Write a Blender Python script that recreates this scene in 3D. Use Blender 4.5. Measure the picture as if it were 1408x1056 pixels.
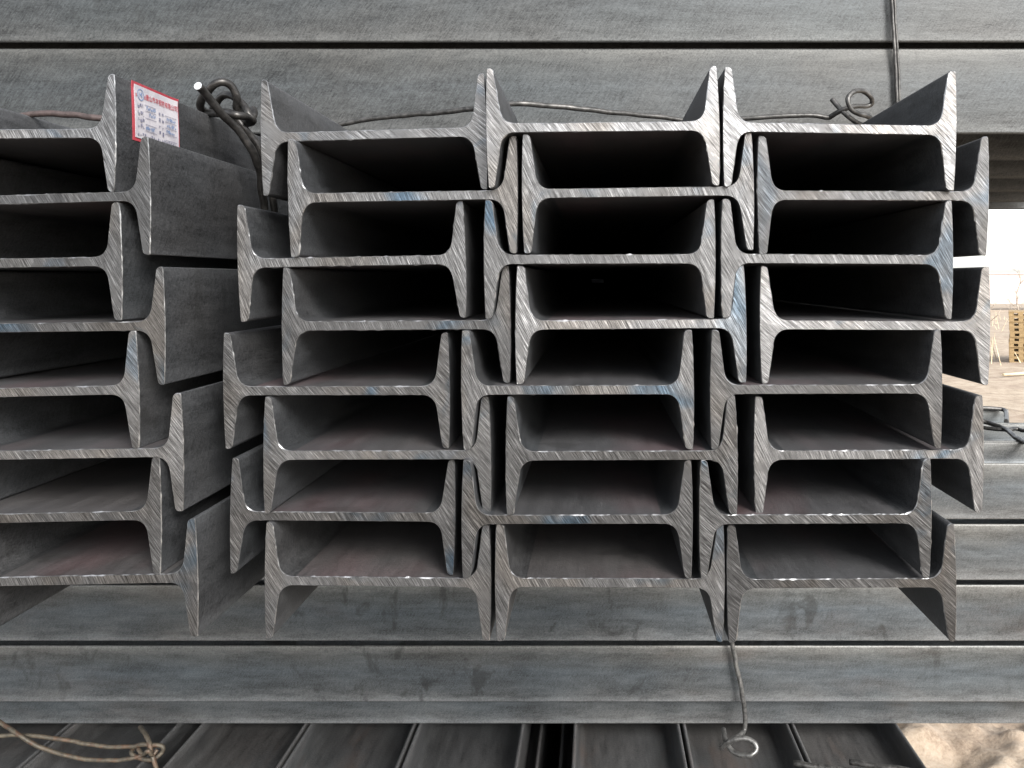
import bpy, math, random
from mathutils import Vector, Matrix, noise as mnoise

# ------------------------------------------------------------------ camera, sky, sun, exposure
scene = bpy.context.scene
for o in list(bpy.data.objects):
    bpy.data.objects.remove(o)
COL = scene.collection
HC = 1.172                       # camera height above the sand
cam_data = bpy.data.cameras.new('camera')
cam = bpy.data.objects.new('camera', cam_data)
COL.objects.link(cam)
cam.location = (0, 0, HC)
cam.rotation_euler = (math.radians(90), 0, 0)
cam_data.sensor_width = 36.0
cam_data.lens = 28.0             # 1095 px on a 1408 px wide frame
cam_data.shift_x = (704 - 820) / 1408.0
cam_data.shift_y = (385 - 528) / 1408.0
cam_data.clip_start = 0.02
cam_data.clip_end = 2000
scene.camera = cam
scene.render.resolution_x = 1024
scene.render.resolution_y = 768

SUN_EL, SUN_AZ = math.radians(33), math.radians(150)   # azimuth from +Y clockwise: behind the viewer, to the right
world = bpy.data.worlds.new('World')
scene.world = world
world.use_nodes = True
wn = world.node_tree
wn.nodes.clear()
sky = wn.nodes.new('ShaderNodeTexSky')
sky.sky_type = 'NISHITA'
sky.sun_disc = False
sky.sun_elevation = SUN_EL
sky.sun_rotation = SUN_AZ
sky.air_density = 1.0
sky.dust_density = 1.5
sky.ozone_density = 1.0
hs = wn.nodes.new('ShaderNodeHueSaturation')
hs.inputs['Saturation'].default_value = 0.28
bg = wn.nodes.new('ShaderNodeBackground')
bg.inputs['Strength'].default_value = 0.15
wo = wn.nodes.new('ShaderNodeOutputWorld')
wn.links.new(sky.outputs[0], hs.inputs['Color'])
wn.links.new(hs.outputs[0], bg.inputs['Color'])
wn.links.new(bg.outputs[0], wo.inputs['Surface'])

sun_data = bpy.data.lights.new('sun', 'SUN')
sun_data.energy = 2.0
sun_data.angle = math.radians(25)
sun_data.color = (1.0, 0.985, 0.965)
sun = bpy.data.objects.new('sun', sun_data)
COL.objects.link(sun)
sdir = Vector((math.sin(SUN_AZ) * math.cos(SUN_EL), math.cos(SUN_AZ) * math.cos(SUN_EL), math.sin(SUN_EL)))
sun.rotation_euler = sdir.to_track_quat('Z', 'Y').to_euler()
sun.location = sdir * 20

vs = scene.view_settings
vs.view_transform = 'Standard'
vs.look = 'None'
vs.exposure = 1.5
vs.gamma = 1.0
vs.use_curve_mapping = False

# ------------------------------------------------------------------ helpers
RNG = random.Random(7)


def link(o, parent=None):
    COL.objects.link(o)
    if parent is not None:
        o.parent = parent
    return o


def tag(o, label=None, cat=None, group=None, kind=None):
    if label: o['label'] = label
    if cat: o['category'] = cat
    if group: o['group'] = group
    if kind: o['kind'] = kind
    return o


def empty(name, loc, rot=(0, 0, 0)):
    o = bpy.data.objects.new(name, None)
    o.empty_display_size = 0.05
    o.location = loc
    o.rotation_euler = rot
    return link(o)


def mesh_obj(name, verts, faces, mats, parent=None, fm=None, smooth=False):
    me = bpy.data.meshes.new(name)
    me.from_pydata(verts, [], faces)
    for m in (mats if isinstance(mats, (list, tuple)) else [mats]):
        me.materials.append(m)
    if fm:
        me.polygons.foreach_set('material_index', fm)
    if smooth:
        me.polygons.foreach_set('use_smooth', [True] * len(me.polygons))
    me.update()
    return link(bpy.data.objects.new(name, me), parent)


class NT:
    """small node-tree helper"""
    def __init__(s, name):
        s.mat = bpy.data.materials.new(name)
        s.mat.use_nodes = True
        s.t = s.mat.node_tree
        s.t.nodes.clear()
        s.out = s.n('ShaderNodeOutputMaterial')
        s.bsdf = s.n('ShaderNodeBsdfPrincipled')
        s.l(s.bsdf.outputs[0], s.out.inputs['Surface'])

    def n(s, kind, **kw):
        nd = s.t.nodes.new(kind)
        for k, v in kw.items():
            setattr(nd, k, v)
        return nd

    def l(s, a, b):
        s.t.links.new(a, b)

    def put(s, sock, v):
        if hasattr(v, 'is_output') or isinstance(v, bpy.types.NodeSocket):
            s.l(v, sock)
        else:
            sock.default_value = v

    def math(s, op, a, b=0.0, c=None, clamp=False):
        nd = s.n('ShaderNodeMath', operation=op, use_clamp=clamp)
        s.put(nd.inputs[0], a); s.put(nd.inputs[1], b)
        if c is not None: s.put(nd.inputs[2], c)
        return nd.outputs[0]

    def vmath(s, op, a, b=(0, 0, 0)):
        nd = s.n('ShaderNodeVectorMath', operation=op)
        s.put(nd.inputs[0], a); s.put(nd.inputs[1], b)
        return nd.outputs[0]

    def noise(s, vec, scale=1.0, detail=3.0, rough=0.55, dist=0.0):
        nd = s.n('ShaderNodeTexNoise')
        s.l(vec, nd.inputs['Vector'])
        nd.inputs['Scale'].default_value = scale
        nd.inputs['Detail'].default_value = detail
        nd.inputs['Roughness'].default_value = rough
        nd.inputs['Distortion'].default_value = dist
        return nd.outputs['Fac']

    def ramp(s, fac, stops, interp='LINEAR'):
        nd = s.n('ShaderNodeValToRGB')
        cr = nd.color_ramp
        cr.interpolation = interp
        while len(cr.elements) < len(stops):
            cr.elements.new(0.5)
        for e, (p, c) in zip(cr.elements, stops):
            e.position = p
            e.color = (c, c, c, 1) if isinstance(c, (int, float)) else (*c, 1)
        s.l(fac, nd.inputs['Fac'])
        return nd.outputs['Color']

    def mix(s, fac, a, b, blend='MIX'):
        nd = s.n('ShaderNodeMix', data_type='RGBA', blend_type=blend)
        s.put(nd.inputs[0], fac)
        for sock, v in ((nd.inputs[6], a), (nd.inputs[7], b)):
            if isinstance(v, tuple): v = (*v, 1) if len(v) == 3 else v
            s.put(sock, v)
        return nd.outputs[2]

    def scaled(s, vec, k):
        return s.vmath('MULTIPLY', vec, k)

    def local(s, k=7.31):
        """object coordinates shifted by where the thing stands, so that no two look alike"""
        tc = s.n('ShaderNodeTexCoord')
        oi = s.n('ShaderNodeObjectInfo')
        off = s.vmath('MULTIPLY', oi.outputs['Location'], (k, k * 1.7, k * 2.3))
        return tc.outputs['Object'], s.vmath('ADD', tc.outputs['Object'], off), oi.outputs['Location']

    def bump(s, h, strength, dist, chain=None):
        nd = s.n('ShaderNodeBump')
        nd.inputs['Strength'].default_value = strength
        nd.inputs['Distance'].default_value = dist
        s.l(h, nd.inputs['Height'])
        if chain is not None: s.l(chain, nd.inputs['Normal'])
        return nd.outputs[0]


# ------------------------------------------------------------------ materials
def mat_mill(name, dark, light, rough=(0.42, 0.62), metallic=0.25, half=0.0462, edge=0.35, pink=0.0, rust=0.0, blots=0.0, spec_streak=0.5, fsc=900, soft=0.0, bands=0.0):
    m = NT(name)
    raw, p, loc = m.local()
    fine = m.noise(m.scaled(p, (1, 0.45, 1)), fsc, 3, 0.7)
    mid = m.noise(m.scaled(p, (1, 0.25 - 0.17 * soft, 1)), 95, 5, 0.65)
    big = m.noise(m.scaled(p, (1, 0.5, 1)), 11, 4, 0.6)
    sep = m.n('ShaderNodeSeparateXYZ'); m.l(raw, sep.inputs[0])
    # combed, slightly slanting scratches of the rolled skin
    rot = m.n('ShaderNodeVectorRotate', rotation_type='X_AXIS'); m.l(p, rot.inputs['Vector']); rot.inputs['Angle'].default_value = 0.6
    comb = m.noise(m.scaled(rot.outputs[0], (1, 3.0, 0.5)), 240, 3, 0.6)
    f = m.math('ADD', m.math('MULTIPLY', fine, 0.46 - 0.16 * soft), m.math('MULTIPLY', comb, 0.18 + 0.2 * spec_streak))
    f = m.math('ADD', f, m.math('MULTIPLY', mid, 0.26 + 0.16 * soft))
    f = m.math('ADD', f, m.math('MULTIPLY', big, 0.26 - 0.2 * spec_streak + 0.0))
    col = m.ramp(f, [(0.46 - 0.08 * soft, dark), (0.56, tuple((a + b) / 2 for a, b in zip(dark, light))), (0.67 + 0.08 * soft, light)])
    # thin brown dust and blue oxide, drifting over the length
    wn_ = m.n('ShaderNodeTexWhiteNoise', noise_dimensions='3D'); m.l(loc, wn_.inputs['Vector'])
    hue = m.noise(p, 3.1, 3, 0.6)
    col = m.mix(m.math('MULTIPLY', m.ramp(hue, [(0.42, 0.0), (0.65, 1.0)]), 0.35), col, (0.84, 0.96, 1.0), 'MULTIPLY')
    col = m.mix(m.math('MULTIPLY', m.ramp(hue, [(0.36, 1.0), (0.52, 0.0)]), 0.35), col, (1.0, 0.92, 0.82), 'MULTIPLY')
    # lighter speckled band: light on the rounded flange tip, put into the colour
    az = m.math('DIVIDE', m.math('ABSOLUTE', sep.outputs[2]), half)
    az = m.math('ADD', az, m.math('MULTIPLY', m.math('SUBTRACT', mid, 0.5), 0.35))
    band = m.ramp(az, [(0.70, 0.0), (0.93, 1.0)])
    speck = m.ramp(m.noise(p, 420, 4, 0.75), [(0.40, 0.2), (0.62, 1.0)])
    col = m.mix(m.math('MULTIPLY', m.math('MULTIPLY', band, speck), edge), col, tuple(c * 1.9 for c in light))
    if bands:  # brown top and blue middle; lighter foot paints light on the lower bend
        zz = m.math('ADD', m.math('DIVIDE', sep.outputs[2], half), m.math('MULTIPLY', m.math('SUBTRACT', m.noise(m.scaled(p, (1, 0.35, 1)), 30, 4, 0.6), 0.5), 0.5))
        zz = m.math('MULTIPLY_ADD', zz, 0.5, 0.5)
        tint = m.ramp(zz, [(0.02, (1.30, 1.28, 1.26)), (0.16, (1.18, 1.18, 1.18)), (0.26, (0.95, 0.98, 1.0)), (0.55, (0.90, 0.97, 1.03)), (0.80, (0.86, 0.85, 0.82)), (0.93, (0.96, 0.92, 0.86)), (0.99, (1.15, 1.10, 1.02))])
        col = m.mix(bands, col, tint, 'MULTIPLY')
    if blots:
        b1 = m.noise(m.scaled(p, (1, 1.0, 0.7)), 26, 5, 0.6, 0.6)
        b2 = m.noise(p, 3.4, 2, 0.5)
        bm = m.math('MULTIPLY', m.ramp(b1, [(0.57, 0.0), (0.66, 1.0)]), m.ramp(b2, [(0.46, 0.0), (0.58, 1.0)]))
        col = m.mix(m.math('MULTIPLY', bm, blots), col, (0.018, 0.018, 0.017))
    if pink:
        k1 = m.ramp(m.noise(m.scaled(p, (1, 0.5, 1)), 9, 3, 0.55), [(0.50, 0.0), (0.68, 1.0)])
        k2 = m.ramp(fine, [(0.35, 0.3), (0.6, 1.0)])
        col = m.mix(m.math('MULTIPLY', m.math('MULTIPLY', k1, k2), pink), col, (0.30, 0.085, 0.095))
    if rust:
        r1 = m.ramp(m.noise(m.scaled(p, (1, 0.3, 1)), 13, 5, 0.65), [(0.55, 0.0), (0.72, 1.0)])
        col = m.mix(m.math('MULTIPLY', r1, rust), col, (0.17, 0.085, 0.045))
    m.l(col, m.bsdf.inputs['Base Color'])
    rg = m.n('ShaderNodeMapRange'); m.l(f, rg.inputs[0])
    rg.inputs[1].default_value = 0.35; rg.inputs[2].default_value = 0.75
    rg.inputs[3].default_value = rough[0]; rg.inputs[4].default_value = rough[1]
    m.l(rg.outputs[0], m.bsdf.inputs['Roughness'])
    m.bsdf.inputs['Metallic'].default_value = metallic
    n1 = m.bump(mid, 0.35, 0.0012)
    m.l(m.bump(m.math('ADD', fine, comb), 0.35, 0.0005, n1), m.bsdf.inputs['Normal'])
    return m.mat


def mat_cut():
    """sawn end of a beam: slanting saw marks, heat tints, smeared burr"""
    m = NT('sawn_steel')
    raw, p, loc = m.local(3.7)
    w = m.n('ShaderNodeTexWhiteNoise', noise_dimensions='3D'); m.l(loc, w.inputs['Vector'])
    ang = m.math('MULTIPLY_ADD', w.outputs['Value'], 0.50, -1.20)
    rot = m.n('ShaderNodeVectorRotate', rotation_type='Y_AXIS')
    m.l(p, rot.inputs['Vector']); m.l(ang, rot.inputs['Angle'])
    a = m.noise(m.scaled(rot.outputs[0], (70, 1, 1500)), 1.0, 3, 0.65)
    b = m.noise(m.scaled(rot.outputs[0], (26, 1, 620)), 1.0, 3, 0.65)
    c = m.noise(p, 30, 3, 0.55)
    d = m.noise(m.scaled(rot.outputs[0], (9, 1, 120)), 1.0, 3, 0.6)
    gr = m.noise(p, 1400, 2, 0.6)
    s = m.math('ADD', m.math('MULTIPLY', a, 0.52), m.math('MULTIPLY', b, 0.32))
    s = m.math('ADD', s, m.math('ADD', m.math('MULTIPLY', d, 0.08), m.math('MULTIPLY', gr, 0.08)))
    # smeared patches where the saw marks are polished away
    sm = m.ramp(m.noise(m.scaled(rot.outputs[0], (1, 1, 2.2)), 42, 3, 0.6, 0.4), [(0.56, 0.0), (0.64, 1.0)])
    flat = m.math('MULTIPLY_ADD', m.math('SUBTRACT', c, 0.5), 0.25, 0.50)
    mx = m.n('ShaderNodeMix', data_type='FLOAT'); wb = m.n('ShaderNodeSeparateColor'); m.l(w.outputs['Color'], wb.inputs[0])
    m.l(m.math('MAXIMUM', m.math('MULTIPLY', sm, 0.8), m.math('MULTIPLY', wb.outputs[2], 0.30)), mx.inputs[0]); m.l(s, mx.inputs[2]); m.l(flat, mx.inputs[3])
    s2 = mx.outputs[0]
    col = m.ramp(s2, [(0.37, (0.018, 0.0175, 0.0175)), (0.455, (0.082, 0.081, 0.081)), (0.53, (0.18, 0.179, 0.180)), (0.63, (0.46, 0.46, 0.465))])
    wc = m.n('ShaderNodeSeparateColor'); m.l(w.outputs['Color'], wc.inputs[0])
    sh = m.math('MULTIPLY', m.math('MULTIPLY_ADD', wc.outputs[1], 0.62, 0.52), m.math('MULTIPLY_ADD', m.noise(p, 9, 3, 0.6), 1.0, 0.5))
    comb = m.n('ShaderNodeCombineColor'); m.l(sh, comb.inputs[0]); m.l(sh, comb.inputs[1]); m.l(sh, comb.inputs[2])
    col = m.mix(1.0, col, comb.outputs[0], 'MULTIPLY')
    t1 = m.ramp(m.noise(p, 13, 3, 0.55, 0.8), [(0.57, 0.0), (0.70, 1.0)])
    t2 = m.ramp(m.noise(m.scaled(p, (1.3, 1, 0.8)), 12.3, 2, 0.5, 0.5), [(0.50, 0.0), (0.66, 1.0)])
    col = m.mix(m.math('MULTIPLY', t2, 0.5), col, (0.98, 0.87, 0.75), 'MULTIPLY')
    col = m.mix(m.math('MULTIPLY', t1, 0.9), col, (0.42, 0.66, 0.90), 'MULTIPLY')
    m.l(col, m.bsdf.inputs['Base Color'])
    m.bsdf.inputs['Metallic'].default_value = 0.85
    rr = m.n('ShaderNodeMapRange'); m.l(s2, rr.inputs[0])
    rr.inputs[1].default_value = 0.3; rr.inputs[2].default_value = 0.7
    rr.inputs[3].default_value = 0.50; rr.inputs[4].default_value = 0.36
    m.l(rr.outputs[0], m.bsdf.inputs['Roughness'])
    m.l(m.bump(s2, 0.5, 0.0006), m.bsdf.inputs['Normal'])
    return m.mat


def mat_plain(name, c1, c2, scale, rough, metallic=0.0, bump=0.0, stretch=(1, 1, 1), spots=None):
    m = NT(name)
    raw, p, loc = m.local()
    f = m.noise(m.scaled(p, stretch), scale, 5, 0.65)
    col = m.ramp(f, [(0.36, c1), (0.64, c2)])
    if spots:
        k = m.ramp(m.noise(p, spots[1], 4, 0.6), [(0.5, 0.0), (0.62, 1.0)])
        col = m.mix(m.math('MULTIPLY', k, spots[2]), col, spots[0])
    m.l(col, m.bsdf.inputs['Base Color'])
    m.bsdf.inputs['Roughness'].default_value = rough
    m.bsdf.inputs['Metallic'].default_value = metallic
    if bump:
        m.l(m.bump(f, 0.6, bump), m.bsdf.inputs['Normal'])
    return m.mat


M = {}
M['cut'] = mat_cut()
M['burr'] = mat_plain('saw_burr', (0.12, 0.119, 0.118), (0.42, 0.418, 0.415), 120, 0.36, 0.85, 0.0004, spots=((0.5, 0.5, 0.5), 45, 0.25))
M['flange'] = mat_mill('mill_scale_flange', (0.017, 0.0173, 0.0182), (0.086, 0.0875, 0.091), edge=0.4, fsc=750, soft=0.35, metallic=0.45, blots=0.4)
M['web'] = mat_mill('mill_scale_web', (0.032, 0.0308, 0.0312), (0.098, 0.094, 0.0955), edge=0.0, pink=0.13, soft=0.7, blots=0.4)
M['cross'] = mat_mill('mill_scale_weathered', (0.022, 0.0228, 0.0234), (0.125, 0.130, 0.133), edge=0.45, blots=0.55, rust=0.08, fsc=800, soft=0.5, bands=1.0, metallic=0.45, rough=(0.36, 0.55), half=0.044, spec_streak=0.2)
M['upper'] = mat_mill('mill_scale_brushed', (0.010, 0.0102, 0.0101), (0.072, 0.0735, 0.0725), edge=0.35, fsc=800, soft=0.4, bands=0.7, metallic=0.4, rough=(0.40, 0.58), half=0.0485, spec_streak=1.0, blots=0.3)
M['low'] = mat_mill('mill_scale_rusty', (0.022, 0.0217, 0.0215), (0.105, 0.103, 0.102), edge=0.4, rust=0.2, soft=0.6, half=0.044)
M['wire'] = mat_plain('wire_dark', (0.020, 0.019, 0.018), (0.060, 0.056, 0.052), 120, 0.38, 0.6, 0.0003)
M['wire_grey'] = mat_plain('wire_grey', (0.035, 0.034, 0.032), (0.105, 0.10, 0.094), 150, 0.42, 0.6, 0.0003)
M['wire_light'] = mat_plain('wire_light', (0.07, 0.068, 0.065), (0.20, 0.195, 0.185), 150, 0.36, 0.6, 0.0003)
M['wire_rust'] = mat_plain('wire_rusty', (0.035, 0.024, 0.022), (0.070, 0.050, 0.046), 140, 0.6, 0.2, 0.0003)
M['wire_tan'] = mat_plain('wire_tan', (0.055, 0.047, 0.036), (0.12, 0.100, 0.072), 130, 0.55, 0.3, 0.0003, spots=((0.12, 0.055, 0.03), 60, 0.5))
M['bright'] = mat_plain('sheared_steel', (0.6, 0.6, 0.58), (0.8, 0.8, 0.78), 400, 0.35, 0.7)
M['paper'] = mat_plain('tag_paper', (0.30, 0.285, 0.31), (0.44, 0.42, 0.435), 38, 0.5)
M['red'] = mat_plain('tag_red_ink', (0.26, 0.028, 0.040), (0.34, 0.045, 0.058), 90, 0.5)
M['ink_blue'] = mat_plain('tag_blue_ink', (0.12, 0.17, 0.28), (0.17, 0.22, 0.33), 90, 0.5)
M['ink'] = mat_plain('tag_dark_ink', (0.12, 0.12, 0.17), (0.18, 0.18, 0.23), 90, 0.5)
M['wood'] = mat_plain('pallet_wood', (0.22, 0.145, 0.065), (0.34, 0.235, 0.115), 14, 0.8, 0, 0.002, (1, 6, 6))
M['wall'] = mat_plain('pale_render', (0.44, 0.36, 0.33), (0.52, 0.44, 0.41), 2.0, 0.9)
M['bark'] = mat_plain('pale_bark', (0.30, 0.25, 0.20), (0.45, 0.38, 0.31), 20, 0.9)
M['straw'] = mat_plain('dry_stalks', (0.48, 0.38, 0.24), (0.62, 0.52, 0.36), 8, 0.9)


def mat_sand():
    m = NT('sand')
    tc = m.n('ShaderNodeTexCoord')
    p = tc.outputs['Object']
    f = m.noise(p, 7, 6, 0.65)
    g = m.noise(p, 90, 4, 0.7)
    h = m.noise(p, 1.1, 3, 0.6)
    col = m.ramp(m.math('ADD', m.math('MULTIPLY', f, 0.6), m.math('MULTIPLY', g, 0.4)), [(0.36, (0.18, 0.132, 0.092)), (0.50, (0.34, 0.27, 0.195)), (0.64, (0.44, 0.365, 0.28))])
    col = m.mix(m.math('MULTIPLY', m.ramp(h, [(0.45, 0.0), (0.65, 1.0)]), 0.4), col, (0.19, 0.13, 0.095))
    m.l(col, m.bsdf.inputs['Base Color'])
    m.bsdf.inputs['Roughness'].default_value = 0.95
    m.l(m.bump(g, 0.5, 0.006, m.bump(f, 0.4, 0.015)), m.bsdf.inputs['Normal'])
    return m.mat


M['sand'] = mat_sand()

# ------------------------------------------------------------------ the setting
def ground_h(x, y):
    v = Vector((x, y, 0))
    amp = 0.09 if y < 12 else 0.11
    h = amp * (mnoise.noise(v * 1.3) * 0.5 + mnoise.noise(v * 4.1) * 0.32 + mnoise.noise(v * 11.0) * 0.16)
    cl = mnoise.noise(v * 9.0 + Vector((3, 7, 0)))
    h += 0.07 * max(0.0, cl - 0.08) + 0.02 * abs(mnoise.noise(v * 17.0))
    h += 0.006 * mnoise.noise(v * 37.0)
    near = min(1.0, max(0.0, (x - 0.52) / 0.15)) if (0.2 < y < 4 and x > -3) else (0.0 if -3 < x <= 0.52 and y < 12 else 1.0)
    return (h - 0.012) * near - 0.006


def axis(lo, a, b, hi, fine, grow=1.22):
    v = []
    x = a
    while x < b:
        v.append(x); x += fine
    st, x = fine, b
    while x < hi:
        v.append(x); st *= grow; x += st
    v.append(hi)
    st, x = fine * grow, a - fine
    left = []
    while x > lo:
        left.append(x); st *= grow; x -= st
    left.append(lo)
    return left[::-1] + v


def build_ground():
    xs = axis(-400, 0.6, 1.35, 400, 0.012)
    ys = axis(-400, 1.75, 2.25, 700, 0.016, 1.10)
    vv = [(x, y, ground_h(x, y)) for y in ys for x in xs]
    n = len(xs)
    ff = [(j * n + i, j * n + i + 1, (j + 1) * n + i + 1, (j + 1) * n + i) for j in range(len(ys) - 1) for i in range(n - 1)]
    o = mesh_obj('ground', vv, ff, M['sand'], smooth=True)
    tag(o, 'pale sandy ground of the yard under the stacks', 'ground', kind='structure')


build_ground()

# ------------------------------------------------------------------ I-beams
H0, HALF, TW = 0.090, 0.0461, 0.0035     # half depth, half flange width, half web thickness


def flange_outline(k, fine, lean=0.0, wear=0.0, rng=None):
    """right flange from the upper web junction round to the lower one; metres, scaled by k"""
    ttip, troot, R = 0.0062 + wear, 0.0122, 0.0115
    def inner(z):
        return H0 - (ttip + (HALF - z) / (HALF - TW) * (troot - ttip))
    xj = 0.0655
    pts = [(xj, TW)]
    zi = TW + R
    p0, pc, p1 = (inner(TW) - R * 0.95, TW), (inner(TW), TW), (inner(zi), zi)
    nf = 9 if fine else 6
    for i in range(nf + 1):
        t = i / nf
        pts.append(tuple((1 - t) ** 2 * a + 2 * t * (1 - t) * b + t * t * c for a, b, c in zip(p0, pc, p1)))
    rt = 0.0034
    zt = HALF - rt
    ni = 20 if fine else 2
    for i in range(1, ni + 1):
        z = zi + (zt - zi) * i / ni
        pts.append((inner(z), z))
    def outer(z):
        return H0 - 0.0013 * (abs(z) / HALF) ** 2
    xi, xo = inner(zt), outer(HALF)
    for i in range(1, 5):                       # round inner corner of the tip
        a = math.pi / 2 * i / 4
        pts.append((xi + rt * (1 - math.cos(a)), zt + rt * math.sin(a)))
    ro = 0.0009 if fine else 0.0026
    for a in ((math.pi / 2, math.pi / 4, 0.12) if fine else (1.57, 1.2, 0.8, 0.4, 0.08)):
        pts.append((xo - ro + ro * math.cos(a), HALF - ro + ro * math.sin(a)))
    no = 30 if fine else 8
    z9 = HALF - ro * 1.05
    up = list(pts)
    mid = [(outer(z9 - 2 * z9 * i / no), z9 - 2 * z9 * i / no) for i in range(1, no)]
    low = [(x, -z) for x, z in up[::-1]]
    return [((x + (z * lean if abs(z) > TW else 0.0)) * k, z * k) for x, z in up + mid + low]


def web_edge(k, fine):
    n = 110 if fine else 2
    xj = 0.0655
    return [((-xj + 2 * xj * i / n) * k, TW * k) for i in range(n + 1)]


def sweep(chains, L, rng, fine, mats, name, parent, caps, burr):
    """chains: open outlines (x, z) whose outward normal is to the left of travel; one mesh"""
    verts, faces, fm = [], [], []
    ny = [0.0, 0.0016, L] if fine else [0.0, L]
    rings = []
    s1, s2, s3 = rng.random() * 50, rng.random() * 50, rng.random() * 50
    for ch in chains:
        n = len(ch)
        rr = []
        for ri, y in enumerate(ny):
            ids = []
            for i, (x, z) in enumerate(ch):
                xx, zz, yy = x, z, y
                if fine and ri == 0:
                    a, b = ch[max(0, i - 1)], ch[min(n - 1, i + 1)]
                    tx, tz = b[0] - a[0], b[1] - a[1]
                    q = math.hypot(tx, tz) or 1
                    nx, nz = -tz / q, tx / q
                    v = Vector((x * 300 + s1, z * 300 + s2, s3))
                    j = 0.5 * mnoise.noise(v) + 0.5 * mnoise.noise(v * 0.35)
                    spike = max(0.0, mnoise.noise(v * 0.8 + Vector((9, 4, 2))) - 0.28) * 1.2
                    amp = burr * (0.15 + 0.75 * max(0.0, j) + spike)
                    end = min(1.0, min(i, n - 1 - i) / 3.0)
                    amp *= end
                    xx += nx * amp; zz += nz * amp
                    yy += (0.0007 + 0.0005 * max(0.0, j)) * end
                elif fine and ri == 1:
                    v = Vector((x * 90 + s1, z * 90 + s2, s3))
                ids.append(len(verts)); verts.append((xx, yy, zz))
            rr.append(ids)
        for ri in range(len(ny) - 1):
            for i in range(n - 1):
                faces.append((rr[ri][i], rr[ri][i + 1], rr[ri + 1][i + 1], rr[ri + 1][i]))
                fm.append(1 if (fine and ri == 0) else 0)
        rings.append(rr)
    front = []
    for ch, rr in zip(chains, rings):
        if not fine:
            front += rr[0]; continue
        n = len(ch)
        inner = []
        for i, (x, z) in enumerate(ch):
            a, b = ch[max(0, i - 1)], ch[min(n - 1, i + 1)]
            tx, tz = b[0] - a[0], b[1] - a[1]
            q = math.hypot(tx, tz) or 1
            nx, nz = -tz / q, tx / q
            v = Vector((x * 220 + s2, z * 220 + s3, s1))
            d = 0.0002 + (0.0006 if nz > 0.5 else 0.0003) * max(0.0, 0.15 + mnoise.noise(v) + 0.8 * mnoise.noise(v * 0.2))
            end = min(1.0, min(i, n - 1 - i) / 3.0)
            d = 0.0002 * (1 - end) + d * end
            inner.append(len(verts)); verts.append((x - nx * d, 0.0, z - nz * d))
        for i in range(n - 1):
            faces.append((inner[i], inner[i + 1], rr[0][i + 1], rr[0][i])); fm.append(2)
        front += inner
    back = [v for rr in rings for v in rr[-1]]
    faces.append(tuple(front[::-1])); fm.append(1)
    faces.append(tuple(back)); fm.append(1)
    return mesh_obj(name, verts, faces, mats, parent, fm)


MESH_CACHE = {}


def add_beam(loc, rot, L, k, mats, label, group, fine=False, burr=0.0008, cat='steel beam'):
    """mats = (flange material, web material)"""
    e = empty('steel_i_beam', loc, rot)
    tag(e, label, cat, group, 'thing')
    key = (k, L, mats[0].name, mats[1].name)
    if not fine and key in MESH_CACHE:
        for nm, me in MESH_CACHE[key]:
            link(bpy.data.objects.new(nm, me), e)
        return e
    r = random.Random(RNG.random())
    v = 1.0 if fine else 0.0
    fo = flange_outline(k, fine, v * r.uniform(-0.014, 0.014), v * r.uniform(-0.0006, 0.0010))
    lf = [(-x, -z) for x, z in flange_outline(k, fine, v * r.uniform(-0.014, 0.014), v * r.uniform(-0.0006, 0.0010))]
    we = web_edge(k, fine)
    wl = [(-x, -z) for x, z in we]
    a = sweep([we, wl], L, r, fine, [mats[1], M['cut'], M['burr']], 'web', e, True, burr)
    b = sweep([fo], L, r, fine, [mats[0], M['cut'], M['burr']], 'flange', e, True, burr)
    c = sweep([lf], L, r, fine, [mats[0], M['cut'], M['burr']], 'flange', e, True, burr)
    if not fine:
        MESH_CACHE[key] = [('web', a.data), ('flange', b.data), ('flange', c.data)]
    return e


# (lateral position, distance of the sawn end, height from the eye, tilt in degrees), top row first
BEAMS = {
 'c1': [(-0.4660,0.6228,0.1142,0.49), (-0.4388,0.6228,0.0634,1.64), (-0.4611,0.6228,0.0132,0.95), (-0.4273,0.6228,-0.0370,0.76), (-0.4477,0.6228,-0.0877,1.30), (-0.4130,0.6228,-0.1362,0.95), (-0.4303,0.6228,-0.1858,1.27), (-0.4017,0.6228,-0.2347,1.15), ],
 'c2': [(-0.1768,0.6330,0.1156,1.60), (-0.1514,0.6233,0.0655,0.92), (-0.1930,0.6281,0.0147,1.05), (-0.1574,0.6262,-0.0357,0.45), (-0.2063,0.6321,-0.0879,0.13), (-0.1732,0.6291,-0.1383,0.18), (-0.2026,0.6358,-0.1889,-0.41), (-0.1736,0.6327,-0.2397,-0.58), ],
 'c3': [(0.0050,0.6140,0.1181,0.59), (0.0323,0.6175,0.0681,0.78), (0.0026,0.6186,0.0162,0.17), (0.0269,0.6199,-0.0345,0.47), (-0.0145,0.6160,-0.0851,0.14), (0.0196,0.6182,-0.1363,0.24), (-0.0150,0.6199,-0.1864,0.12), (0.0106,0.6245,-0.2376,-0.24), ],
 'c4': [(0.1877,0.6140,0.1167,-0.95), (0.2152,0.6191,0.0656,-0.24), (0.1867,0.6173,0.0162,-0.34), (0.2177,0.6218,-0.0354,-0.29), (0.1782,0.6171,-0.0847,0.16), (0.2135,0.6238,-0.1369,0.31), (0.1699,0.6173,-0.1854,0.26), (0.1925,0.6249,-0.2381,0.31), ],
}
ORD = ['topmost', 'second from the top', 'third from the top', 'fourth from the top', 'fifth from the top', 'sixth from the top', 'seventh from the top', 'lowest']
WHERE = {'c1': 'in the column carrying the paper tag',
         'c2': 'in the column next to the tagged one',
         'c3': 'in the middle column of the wide bundle',
         'c4': 'in the column beside the open yard'}
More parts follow.
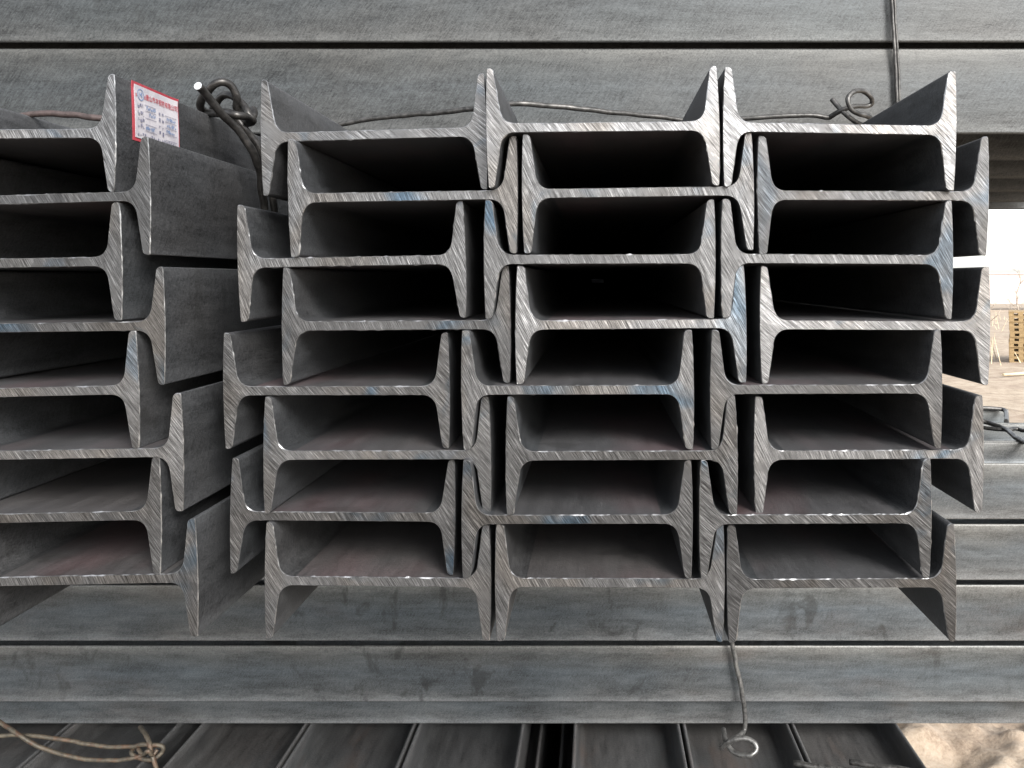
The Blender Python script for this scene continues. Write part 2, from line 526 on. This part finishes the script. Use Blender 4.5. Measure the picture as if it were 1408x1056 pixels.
GRP = {'c1': 'beam ends of the tagged bundle', 'c2': 'beam ends of the three-column bundle', 'c3': 'beam ends of the three-column bundle', 'c4': 'beam ends of the three-column bundle'}
LEN_FRONT = 8.6
front = {}
for c, rows in BEAMS.items():
    for i, (a, s, h, t) in enumerate(rows):
        front[c, i] = add_beam((a, s, HC + h), (0, -math.radians(t), 0), LEN_FRONT, 1.0, (M['flange'], M['web']),
                 'steel I-beam, %s %s' % (ORD[i], WHERE[c]), GRP[c], fine=True, burr=RNG.uniform(0.0006, 0.0011))

# two more unseen columns of the tagged bundle, added to shade the lower layer
for c in (1, 2):
    for i, (a, s, h, t) in enumerate(BEAMS['c1']):
        add_beam((a - 0.186 * c, s + 0.01 * ((i * 3 + c) % 4), HC + h - 0.003 * c), (0, -math.radians(t), 0), LEN_FRONT, 1.0, (M['flange'], M['web']),
                 'unseen added steel I-beam, %s in the %s column past the tagged one' % (ORD[i], ['', 'first', 'second'][c]), GRP['c1'])

# lower crosswise layer: three columns deep, eight rows; beams run along X
KA, PA = 0.945, 0.0472
TOP_A = HC - 0.2845
Y_A = 1.234
XL = -1.75
def cross_beam(y_face, z, L, k, mats, label, group, x0=XL):
    return add_beam((x0, y_face + H0 * k, z), (0, 0, -math.pi / 2), L, k, mats, label, group, cat='steel beam')
# local +Y -> world +X when rotated by -90 degrees about Z
COLN = ['front', 'middle', 'rear']
for c in range(3):
    for r in range(8):
        off = 0.0 if r % 2 == 0 else (0.024 if r == 7 else 0.050)
        L = [2.60, 2.66, 2.655][c]
        lab = 'crosswise steel I-beam of the lower layer, %s column, %s' % (COLN[c], ORD[r])
        cross_beam(Y_A + c * 0.1755 + off, TOP_A - HALF * KA - r * PA, L, KA, (M['cross'], M['cross']), lab, 'crosswise beams of the lower layer')

# upper crosswise layer
KC, PC = 1.05, 0.0518
BOT_C = HC + 0.1655
Y_C = 0.900
UP = ['lowest', 'second from below', 'third from below', 'fourth from below']
NTH = ['front column', 'second column back', 'third column back', 'fourth column back', 'rearmost column']
for c in range(5):
    for r in range(4 if c == 0 else 2):
        off = 0.0 if r % 2 == 0 else 0.026
        lab = 'crosswise steel I-beam of the upper layer, %s, %s' % (NTH[c], UP[r])
        cross_beam(Y_C + c * 0.196 + off, BOT_C + HALF * KC + r * PC, 2.77, KC, (M['upper'], M['upper']), lab, 'crosswise beams of the upper layer')

# lowest layer: beams pointing at the viewer again, flanges up, resting on the sand
K0 = 0.945
TOP_0 = TOP_A - 2 * HALF * KA - 7 * PA - 0.001
W0 = 0.1725
low_cols = [('sandy-edge bundle', [0.393, 0.2205, 0.048]), ('middle bundle', [-0.198, -0.3705, -0.543]), ('wire-tied bundle', [-0.745, -0.9175, -1.09, -1.2625])]  # last two wire-tied columns are unseen, added to darken bounced light
ORD9 = ORD[:7] + ['eighth from the top', 'lowest']
POS = [['outer', 'middle', 'inner'], ['inner', 'middle', 'far'], ['first', 'second', 'unseen added third', 'unseen added fourth']]
for bi, (bn, cs) in enumerate(low_cols):
    for ci, x in enumerate(cs):
        for r in range(9):
            off = 0.0 if r % 2 == 0 else (-0.022 if bi == 0 else 0.024)
            lab = 'dark foot-layer I-beam, %s column of %s, %s' % (POS[bi][ci], bn, ORD9[r])
            add_beam((x + off, -1.10 + 0.03 * ((ci * 7 + bi * 3 + r) % 4), TOP_0 - HALF * K0 - r * PA), (0, 0, 0), 9.8, K0, (M['low'], M['low']), lab, 'beams of the lowest layer')  # near length runs on unseen below the viewer, added to darken the bounce

# ------------------------------------------------------------------ wires
def catmull(pts, sub=7):
    P = [Vector(p) for p in pts]
    P = [P[0] * 2 - P[1]] + P + [P[-1] * 2 - P[-2]]
    out = []
    for i in range(1, len(P) - 2):
        for j in range(sub):
            t = j / sub
            a, b, c, d = P[i - 1], P[i], P[i + 1], P[i + 2]
            out.append(0.5 * ((2 * b) + (c - a) * t + (2 * a - 5 * b + 4 * c - d) * t * t + (3 * b - a - 3 * c + d) * t ** 3))
    out.append(P[-2])
    return out


def tube(name, pts, r, mat, parent=None, sides=10, sub=7, endmat=None, taper=None):
    path = catmull(pts, sub)
    if not taper:
        path = [q + Vector((mnoise.noise(q * 55), mnoise.noise(q * 55 + Vector((5, 0, 0))), mnoise.noise(q * 55 + Vector((0, 5, 0))))) * r * 0.35 for q in path]
    verts, faces, fm = [], [], []
    up = Vector((0.13, 0.31, 0.94)).normalized()
    n = len(path)
    for i, p in enumerate(path):
        t = (path[min(i + 1, n - 1)] - path[max(i - 1, 0)]).normalized()
        u = up - t * up.dot(t)
        if u.length < 1e-3: u = Vector((1, 0, 0)) - t * t.x
        u.normalize(); up = u
        v = t.cross(u)
        rad = r * (1 + 0.09 * mnoise.noise(p * 60))
        if taper: rad = r + (taper - r) * i / (n - 1)
        for k in range(sides):
            a = 2 * math.pi * k / sides
            verts.append(p + (u * math.cos(a) + v * math.sin(a)) * rad)
    for i in range(n - 1):
        for k in range(sides):
            a, b = i * sides + k, i * sides + (k + 1) % sides
            faces.append((a, b, b + sides, a + sides)); fm.append(0)
    faces.append(tuple(range(sides))[::-1]); fm.append(1 if endmat else 0)
    faces.append(tuple(range((n - 1) * sides, n * sides))); fm.append(1 if endmat else 0)
    mats = [mat, endmat] if endmat else [mat]
    o = mesh_obj(name, [tuple(v) for v in verts], faces, mats, parent, fm)
    me = o.data
    me.polygons.foreach_set('use_smooth', [len(p.vertices) == 4 for p in me.polygons])
    return o


def wire(name, strands, mat, label, group=None, cat='wire'):
    """strands: list of (part name, points, radius, end material)"""
    base = Vector(strands[0][1][0])
    e = empty(name, base)
    tag(e, label, cat, group)
    for nm, pts, r, em in strands:
        tube(nm, [Vector(p) - base for p in pts], r, mat if not isinstance(em, tuple) else em[0], e, endmat=em if not isinstance(em, tuple) else None)
    return e


wire('binding_wire', [
    ('strand', [(-0.2857, 0.8500, 1.2690), (-0.2849, 0.8500, 1.3040), (-0.2818, 0.8500, 1.3311), (-0.2624, 0.8450, 1.3391), (-0.2122, 0.8300, 1.3425), (-0.1627, 0.8100, 1.3421), (-0.1226, 0.7900, 1.3419), (-0.0803, 0.7650, 1.3411), (-0.0427, 0.7800, 1.3422), (0.0073, 0.8000, 1.3415), (0.0606, 0.8300, 1.3425), (0.1003, 0.8450, 1.3410), (0.1466, 0.8450, 1.3425), (0.1995, 0.8400, 1.3454), (0.2263, 0.8400, 1.3454), (0.2439, 0.8400, 1.3438), (0.2477, 0.8370, 1.3448), (0.2580, 0.8250, 1.3494), (0.2698, 0.8300, 1.3532), (0.2846, 0.8400, 1.3553), (0.2904, 0.8400, 1.3584), (0.2872, 0.8350, 1.3645), (0.2767, 0.8300, 1.3691), (0.2651, 0.8200, 1.3660), (0.2575, 0.8150, 1.3573), (0.2605, 0.8150, 1.3469), (0.2703, 0.8200, 1.3427), (0.2842, 0.8300, 1.3418), (0.2979, 0.8450, 1.3387)], 0.0026, None),
    ('loose_end', [(0.2467, 0.8350, 1.3611), (0.2548, 0.8280, 1.3486), (0.2637, 0.8250, 1.3393), (0.2753, 0.8350, 1.3359), (0.2950, 0.8500, 1.3342)], 0.0026, None)],
    M['wire_grey'], 'dark binding wire across the wide bundle ending in a twisted loop')
wire('binding_wire', [
    ('strand', [(-0.6795, 0.7750, 1.3312), (-0.6087, 0.7750, 1.3305), (-0.5662, 0.7750, 1.3312), (-0.5379, 0.7750, 1.3341), (-0.5096, 0.7750, 1.3323), (-0.4813, 0.7750, 1.3291), (-0.4416, 0.7800, 1.3266), (-0.4086, 0.7850, 1.3261), (-0.3853, 0.7900, 1.3307)], 0.0031, None)],
    M['wire_rust'], 'rusty brown binding wire lying across the tagged bundle')
wire('tie_rod_knot', [
    ('cut_end_strand', [(-0.3503, 0.7000, 1.3427), (-0.3487, 0.7150, 1.3359), (-0.3427, 0.7300, 1.3236), (-0.3364, 0.7450, 1.3142), (-0.3285, 0.7550, 1.2975), (-0.3260, 0.7650, 1.2838), (-0.3263, 0.7750, 1.2711), (-0.3297, 0.7900, 1.2441), (-0.3324, 0.8000, 1.2122)], 0.0037, M['bright']),
    ('strand', [(-0.3502, 0.7700, 1.3316), (-0.3414, 0.7700, 1.3197), (-0.3358, 0.7750, 1.3121), (-0.3295, 0.7800, 1.3002), (-0.3255, 0.7850, 1.2838), (-0.3211, 0.7900, 1.2557), (-0.3222, 0.8000, 1.2341), (-0.3215, 0.8000, 1.2049)], 0.0036, None),
    ('loop', [(-0.3916, 0.8000, 1.3408), (-0.3875, 0.7800, 1.3408), (-0.3787, 0.7650, 1.3474), (-0.3654, 0.7550, 1.3547), (-0.3558, 0.7550, 1.3595), (-0.3487, 0.7600, 1.3573), (-0.3454, 0.7650, 1.3488), (-0.3481, 0.7700, 1.3389), (-0.3461, 0.7750, 1.3341), (-0.3384, 0.7800, 1.3316), (-0.3384, 0.7850, 1.3376), (-0.3413, 0.7900, 1.3415)], 0.0038, None),
    ('loop', [(-0.3809, 0.7900, 1.3415), (-0.3728, 0.7850, 1.3491), (-0.3633, 0.7800, 1.3529), (-0.3527, 0.7750, 1.3504), (-0.3425, 0.7700, 1.3422), (-0.3339, 0.7650, 1.3306), (-0.3319, 0.7700, 1.3260), (-0.3412, 0.7800, 1.3252)], 0.0036, None),
    ('wrap', [(-0.3867, 0.7900, 1.3379), (-0.3647, 0.7650, 1.3316), (-0.3479, 0.7500, 1.3295), (-0.3368, 0.7450, 1.3264), (-0.3323, 0.7550, 1.3271), (-0.3354, 0.7700, 1.3260), (-0.3463, 0.7850, 1.3261)], 0.0038, None)],
    M['wire'], 'thick dark tie rod knotted beside the paper tag with bright sheared end')
wire('binding_wire', [
    ('strand', [(0.3287, 0.8930, 1.5349), (0.3311, 0.8930, 1.4860), (0.3335, 0.8930, 1.4452), (0.3360, 0.8940, 1.4088), (0.3372, 0.8940, 1.3720), (0.3388, 0.8960, 1.3414)], 0.0017, None),
    ('strand', [(0.3333, 0.8945, 1.5355), (0.3349, 0.8945, 1.4865), (0.3370, 0.8945, 1.4457), (0.3396, 0.8950, 1.4090), (0.3404, 0.8950, 1.3723), (0.3412, 0.8960, 1.3414)], 0.0015, None)],
    M['wire_grey'], 'thin doubled binding wire running straight down the upper crosswise beams')
wire('hooked_wire', [
    ('strand', [(0.2042, 1.2220, 0.6531), (0.2084, 1.2220, 0.6151), (0.2154, 1.2220, 0.5776), (0.2237, 1.2200, 0.5374), (0.2277, 1.2220, 0.5049), (0.2277, 1.2220, 0.4823), (0.2190, 1.2050, 0.4842), (0.2004, 1.1800, 0.4899), (0.1881, 1.1700, 0.4892)], 0.0036, None),
    ('loop', [(0.1835, 1.1750, 0.4820), (0.1947, 1.1650, 0.4975), (0.2137, 1.1600, 0.5046), (0.2276, 1.1550, 0.5024), (0.2311, 1.1500, 0.4961), (0.2238, 1.1450, 0.4902), (0.2118, 1.1500, 0.4852), (0.2002, 1.1600, 0.4845), (0.1934, 1.1700, 0.4882), (0.1913, 1.1900, 0.4917), (0.1934, 1.2100, 0.4891)], 0.0037, None)],
    M['wire_light'], 'grey wire hanging down the lower crosswise beams to an open ring')
wire('binding_wire', [
    ('strand', [(-0.9403, 1.1700, 0.5021), (-0.8762, 1.1700, 0.5024), (-0.8505, 1.1700, 0.5034), (-0.8227, 1.1700, 0.5021), (-0.7912, 1.1700, 0.4981), (-0.7576, 1.1700, 0.4918), (-0.7191, 1.1700, 0.4865), (-0.6849, 1.1700, 0.4865), (-0.6607, 1.1650, 0.4926), (-0.6376, 1.1650, 0.4904), (-0.6352, 1.1650, 0.4815), (-0.6455, 1.1600, 0.4734), (-0.6650, 1.1650, 0.4714), (-0.6828, 1.1700, 0.4769), (-0.6843, 1.1800, 0.4791)], 0.0031, None),
    ('strand', [(-0.9346, 1.1900, 0.5417), (-0.8799, 1.1750, 0.5198), (-0.8554, 1.1650, 0.5137), (-0.8348, 1.1600, 0.5060), (-0.8132, 1.1650, 0.4883), (-0.7836, 1.1650, 0.4789), (-0.7458, 1.1650, 0.4714), (-0.7033, 1.1650, 0.4693), (-0.6756, 1.1650, 0.4735), (-0.6571, 1.1700, 0.4785)], 0.0031, None),
    ('upright_strand', [(-0.6940, 1.2120, 0.4913), (-0.6849, 1.2000, 0.4947), (-0.6692, 1.1800, 0.5010), (-0.6543, 1.1650, 0.4968), (-0.6494, 1.1600, 0.4866), (-0.6406, 1.1550, 0.4732), (-0.6343, 1.1500, 0.4631)], 0.0033, None),
    ('twist', [(-0.6703, 1.1650, 0.4858), (-0.6571, 1.1550, 0.4843), (-0.6469, 1.1500, 0.4925), (-0.6434, 1.1550, 0.4832), (-0.6399, 1.1600, 0.4877)], 0.0028, None)],
    M['wire_tan'], 'tan looped binding wire knotted over the wire-tied bundle at the foot')
wire('bent_wire', [
    ('strand', [(0.8058, 1.7300, 0.8939), (0.8485, 1.7400, 0.8915), (0.8767, 1.7400, 0.8907), (0.8873, 1.7350, 0.8892), (0.8748, 1.7000, 0.8863), (0.8241, 1.6000, 0.8871)], 0.0045, None)],
    M['wire_grey'], 'stiff bent wire hooking over the rear column of the lower crosswise layer')
wire('bent_wire', [
    ('strand', [(0.7219, 1.5500, 0.9101), (0.7559, 1.5500, 0.8960), (0.7650, 1.5300, 0.8925), (0.7726, 1.5000, 0.8904), (0.7556, 1.4400, 0.8893), (0.7461, 1.3800, 0.8884), (0.7361, 1.3000, 0.8871)], 0.0045, None),
    ('strand', [(0.7219, 1.5500, 0.8917), (0.7461, 1.5300, 0.8891), (0.7722, 1.5100, 0.8885), (0.8033, 1.5200, 0.8880), (0.8110, 1.5000, 0.8871), (0.8342, 1.4500, 0.8873)], 0.0040, None)],
    M['wire_grey'], 'crossed pair of stiff wires lying on the lower crosswise layer')
for lab, pts in (('short grey steel rod lying on the inner flange tips of the sandy-edge bundle', [(0.2846, 1.1500, 0.4741), (0.3302, 1.1300, 0.4796), (0.3852, 1.1100, 0.4837), (0.4937, 1.0600, 0.4944)]),
                 ('bright grey steel rod lying over the last flange beside the sand', [(0.3655, 1.1500, 0.4762), (0.4076, 1.1300, 0.4811), (0.4481, 1.1100, 0.4857), (0.5562, 1.0500, 0.4979)])):
    b = Vector(pts[0])
    o = tube('steel_rod', [Vector(p) - b for p in pts], 0.0042, M['wire_grey'], None, endmat=M['bright'])
    o.location = b
    tag(o, lab, 'steel rod', 'loose rods at the foot')

# ------------------------------------------------------------------ paper tag on the top beam of the tagged column
def build_tag():
    a, s, h, t = BEAMS['c1'][0]
    e = empty('paper_tag', (a + H0 * 0.9998, s + 0.0225, HC + h), (0, -math.radians(t), 0))
    tag(e, 'white paper tag with red border and red heading stuck on the beam flange', 'tag')
    Wd, z0, z1 = 0.0700, -0.0005, 0.0478
    def surf(u, z):                      # u along the beam; the sheet bows off the flange a little
        bow = 0.0006 + 0.0011 * (max(0.0, u - 0.055) / 0.015) ** 2 + 0.0009 * max(0.0, (z - 0.043) / 0.005)
        flat = -0.0013 * (abs(z) / HALF) ** 2
        return flat + bow
    def sheet(name, u0, u1, za, zb, lift, mat, nu=14, nz=10, thick=0.00035):
        vv, ff = [], []
        for side in (0, 1):
            for j in range(nz + 1):
                for i in range(nu + 1):
                    u = u0 + (u1 - u0) * i / nu
                    z = za + (zb - za) * j / nz
                    vv.append((surf(u, z) + lift - (thick if side else 0), u, z))
        n = nu + 1; off = n * (nz + 1)
        for j in range(nz):
            for i in range(nu):
                q = (j * n + i, j * n + i + 1, (j + 1) * n + i + 1, (j + 1) * n + i)
                ff.append(q); ff.append(tuple(v + off for v in q[::-1]))
        rim = [i for i in range(n)] + [j * n + nu for j in range(1, nz + 1)] + [nz * n + i for i in range(nu - 1, -1, -1)] + [j * n for j in range(nz - 1, 0, -1)]
        for i in range(len(rim)):
            p, q = rim[i], rim[(i + 1) % len(rim)]
            ff.append((q, p, p + off, q + off))
        return mesh_obj(name, vv, ff, mat, e)
    sheet('red_border', 0, Wd, z0, z1, 0.0, M['red'])
    sheet('sheet', 0.0030, Wd - 0.0016, z0 + 0.0028, z1 - 0.0022, 0.0006, M['paper'], thick=0.0004)
    def stroke(bag, u0, u1, za, zb, lift=0.0011):
        k = len(bag[0])
        for u, z in ((u0, za), (u1, za), (u1, zb), (u0, zb)):
            bag[0].append((surf(u, z) + lift, u, z))
        bag[1].append((k, k + 1, k + 2, k + 3))
    def build(name, bag, mat):
        return mesh_obj(name, bag[0], bag[1], mat, e)
    # heading, written as lettering
    try:
        cu = bpy.data.curves.new('heading', 'FONT')
        cu.body = '唐山市丰钢铁有限公司'
        cu.size = 0.0056
        cu.resolution_u = 2
        cu.offset = 0.00006
        to = bpy.data.objects.new('heading', cu)
        COL.objects.link(to)
        dg = bpy.context.evaluated_depsgraph_get()
        me = bpy.data.meshes.new_from_object(to.evaluated_get(dg))
        bpy.data.objects.remove(to)
        xs = [v.co.x for v in me.vertices]
        k = 0.0485 / (max(xs) - min(xs))
        x0 = min(xs)
        vv = [(surf(0.0185 + (v.co.x - x0) * k, 0.0362 + v.co.y) + 0.0011, 0.0185 + (v.co.x - x0) * k, 0.0362 + v.co.y) for v in me.vertices]
        ff = [tuple(p.vertices) for p in me.polygons]
        mesh_obj('heading', vv, ff, M['red'], e)
    except Exception as ex:
        print('heading text failed', ex)
    # round emblem
    ring = ([], []); n = 28; cu_, cz = 0.0113, 0.0385
    for i in range(n):
        for rr in (0.0040, 0.0049):
            a_ = 2 * math.pi * i / n
            u, z = cu_ + rr * math.cos(a_), cz + rr * math.sin(a_)
            ring[0].append((surf(u, z) + 0.0011, u, z))
        j = (i + 1) % n
        ring[1].append((2 * i, 2 * j, 2 * j + 1, 2 * i + 1))
    for (u0, u1, za, zb) in ((-.0020, -.0012, -.0022, .0020), (-.0012, .0002, -.0004, .0004), (.0002, .0010, -.0020, .0024), (.0010, .0022, .0012, .0020), (.0014, .0022, -.0024, .0012)):
        stroke(ring, cu_ + u0, cu_ + u1, cz + za, cz + zb)
    build('emblem', ring, M['ink_blue'])
    dots = ([], [])
    for u in (0.0046, 0.0172):
        stroke(dots, u - 0.0006, u + 0.0006, 0.0358, 0.0386)
    build('heading_mark', dots, M['red'])
    # ruled entries and small print
    r = random.Random(3)
    rules, small, entries = ([], []), ([], []), ([], [])
    for z in (0.0312, 0.0262, 0.0204, 0.0150, 0.0096):
        stroke(rules, 0.0165, 0.0335, z, z + 0.00040)
    for z in (0.0285, 0.0232, 0.0178, 0.0124, 0.0072):
        stroke(rules, 0.0470, 0.0650, z, z + 0.00040)
    build('ruled_line', rules, M['ink'])
    for z in (0.0270, 0.0210, 0.0157, 0.0104):
        for j in range(3):
            for q in range(3):
                u = 0.0058 + j * 0.0033 + r.uniform(0, .0012); zz = z + r.uniform(0, .0022)
                stroke(small, u, u + r.choice((.0022, .0006)), zz, zz + r.choice((.0004, .0020)))
    for z in (0.0275, 0.0215, 0.0160, 0.0100):
        for u in (0.0375, 0.0425):
            for q in range(3):
                zz = z + r.uniform(-.001, .0018)
                stroke(small, u, u + r.choice((.0024, .0006)), zz, zz + r.choice((.0004, .0022)))
    u = 0.0055
    while u < 0.064:
        for q in range(2):
            zz = 0.0042 + r.uniform(0, .0014)
            stroke(small, u, u + r.choice((.0018, .0005)), zz, zz + r.choice((.0004, .0018)))
        u += 0.0033
    build('small_print', small, M['ink'])
    for (ua, ub, z) in ((0.019, 0.031, 0.0275), (0.023, 0.032, 0.0222), (0.0175, 0.029, 0.0108), (0.050, 0.064, 0.0243), (0.050, 0.063, 0.0190), (0.049, 0.060, 0.0136)):
        u = ua
        while u < ub:
            hh = r.uniform(.0012, .0032)
            stroke(entries, u, u + .0008, z, z + hh)
            stroke(entries, u, u + .0017, z + r.uniform(0, hh), z + hh + .0003)
            u += r.uniform(.0019, .0026)
    build('written_entry', entries, M['ink_blue'])


build_tag()

# ------------------------------------------------------------------ the yard behind
def boxes(name, bl, mat, parent=None):
    vv, ff = [], []
    for (x0, x1, y0, y1, z0, z1) in bl:
        k = len(vv)
        vv += [(x, y, z) for z in (z0, z1) for y in (y0, y1) for x in (x0, x1)]
        ff += [tuple(k + i for i in f) for f in ((0, 2, 3, 1), (4, 5, 7, 6), (0, 1, 5, 4), (2, 6, 7, 3), (0, 4, 6, 2), (1, 3, 7, 5))]
    return mesh_obj(name, vv, ff, mat, parent)


# long pale yard wall with coping and piers
wroot = tag(empty('yard_wall', (6, 31, 0.25)), 'long pale pinkish rendered wall closing the far side of the yard', 'wall')
boxes('panel', [(-30, 40, 0, 0.24, 0, 1.14)], M['wall'], wroot)
boxes('coping', [(-30, 40, -0.04, 0.28, 1.14, 1.20)], M['wall'], wroot)
for i in range(14):
    boxes('pier', [(-29 + i * 5, -28.6 + i * 5, -0.08, -0.002, 0, 1.138)], M['wall'], wroot)

# stacked pallets
PH = 0.077 * 0.94
px0, py0 = 5.86, 11.3
names = ['topmost', 'second from the top', 'third from the top', 'fourth from the top', 'fifth from the top', 'sixth from the top', 'seventh from the top', 'eighth from the top', 'ninth from the top', 'bottom']
proto = None
pr = random.Random(5)
for i in range(10):
    z = i * PH
    root = empty('wooden_pallet', (px0 + pr.uniform(-.006, .006), py0 + pr.uniform(-.01, .01), z + 0.002), (0, 0, math.radians(-27)))
    root.scale = (0.94, 0.94, 0.94)
    tag(root, 'yellowish wooden pallet, %s of the stack in the yard' % names[9 - i], 'pallet', 'pallets stacked in the yard')
    if proto is None:
        proto = []
        for d in range(5):
            proto.append(boxes('deck_board', [(0, 0.80, d * 0.16, d * 0.16 + 0.13, 0.056, 0.0755)], M['wood'], root))
        for d in range(3):
            proto.append(boxes('bottom_board', [(0, 0.80, d * 0.34, d * 0.34 + 0.09, 0, 0.014)], M['wood'], root))
        for bx in (0.0, 0.125, 0.285, 0.445, 0.605, 0.735):
            for by in (0.0, 0.34, 0.68):
                proto.append(boxes('block', [(bx, bx + 0.065, by + 0.002, by + 0.088, 0.0142, 0.0558)], M['wood'], root))
    else:
        for c in proto:
            k = c.copy(); COL.objects.link(k); k.parent = root

# bare saplings
def sapling(x, y, hgt, seed, lab):
    r = random.Random(seed)
    e = tag(empty('bare_sapling', (x, y, -0.03)), lab, 'tree', 'bare saplings in the yard')
    pts = [Vector((0, 0, 0))]
    for i in range(1, 7):
        pts.append(Vector((r.uniform(-.05, .05) * i / 3, r.uniform(-.05, .05), hgt * i / 6)))
    tube('trunk', pts, 0.020, M['bark'], e, sides=6, sub=3, taper=0.006)
    for i in range(9):
        f = r.uniform(0.25, 0.95)
        k = f * 6; j = min(5, int(k))
        b = pts[j].lerp(pts[j + 1], k - j)
        a = r.uniform(0, 6.28); L = hgt * r.uniform(.18, .38) * (1.1 - f * .5)
        d = Vector((math.cos(a) * .7, math.sin(a) * .7, r.uniform(.5, 1.0)))
        q = [b, b + d * L * .5 + Vector((r.uniform(-.02, .02), 0, .01)), b + d * L]
        br = tube('branch', q, 0.009, M['bark'], e, sides=5, sub=3, taper=0.003)
        for t_ in range(2):
            b2 = q[1].lerp(q[2], r.random())
            d2 = Vector((r.uniform(-1, 1), r.uniform(-1, 1), r.uniform(.2, 1)))
            tube('twig', [b2, b2 + d2 * L * .25, b2 + d2 * L * .45 + Vector((0, 0, .02))], 0.005, M['bark'], br, sides=4, sub=2, taper=0.002)


sapling(6.45, 13.3, 1.38, 11, 'slender bare sapling standing alone before the pale wall')
sapling(8.6, 16.2, 1.40, 12, 'forked bare sapling rising behind the stacked pallets')

# dead reeds and sticks on the sand
r = random.Random(21)
vv, ff = [], []
for i in range(420):
    x, y = r.uniform(3.2, 16), r.uniform(10.5, 24)
    L = r.uniform(0.10, 0.42)
    dx, dy = r.uniform(-.12, .12), r.uniform(-.12, .12)
    w = r.uniform(.004, .009)
    k = len(vv)
    vv += [(x - w, y, -.02), (x + w, y, -.02), (x, y + w, -.02), (x + dx - w * .4, y + dy, L), (x + dx + w * .4, y + dy, L), (x + dx, y + dy + w * .4, L)]
    ff += [(k, k + 1, k + 4, k + 3), (k + 1, k + 2, k + 5, k + 4), (k + 2, k, k + 3, k + 5), (k + 3, k + 4, k + 5)]
tag(mesh_obj('dry_grass', vv, ff, M['straw']), 'thin dry grass stalks scattered over the far sand', 'grass', kind='stuff')
p = tube('wooden_pole', [(0, 0, 0), (0.8, 0.25, 0.01), (1.9, 0.62, 0.0)], 0.018, M['straw'], None, sides=8, sub=4)
p.location = (4.9, 9.6, 0.03)
tag(p, 'pale thin wooden pole lying on the sand near the pallets', 'pole')

pl = boxes('light_block_plate', [(-0.75, 0.75, -0.006, 0.006, 0, 1.35)], M['flange'])  # added to keep daylight out of the far channel openings
pl.location = (0.0, 9.275, -0.01)
pl.rotation_euler = (math.radians(0.3), 0, 0)
tag(pl, 'added dark plate blocking daylight at the far ends of the bundles', 'steel plate')
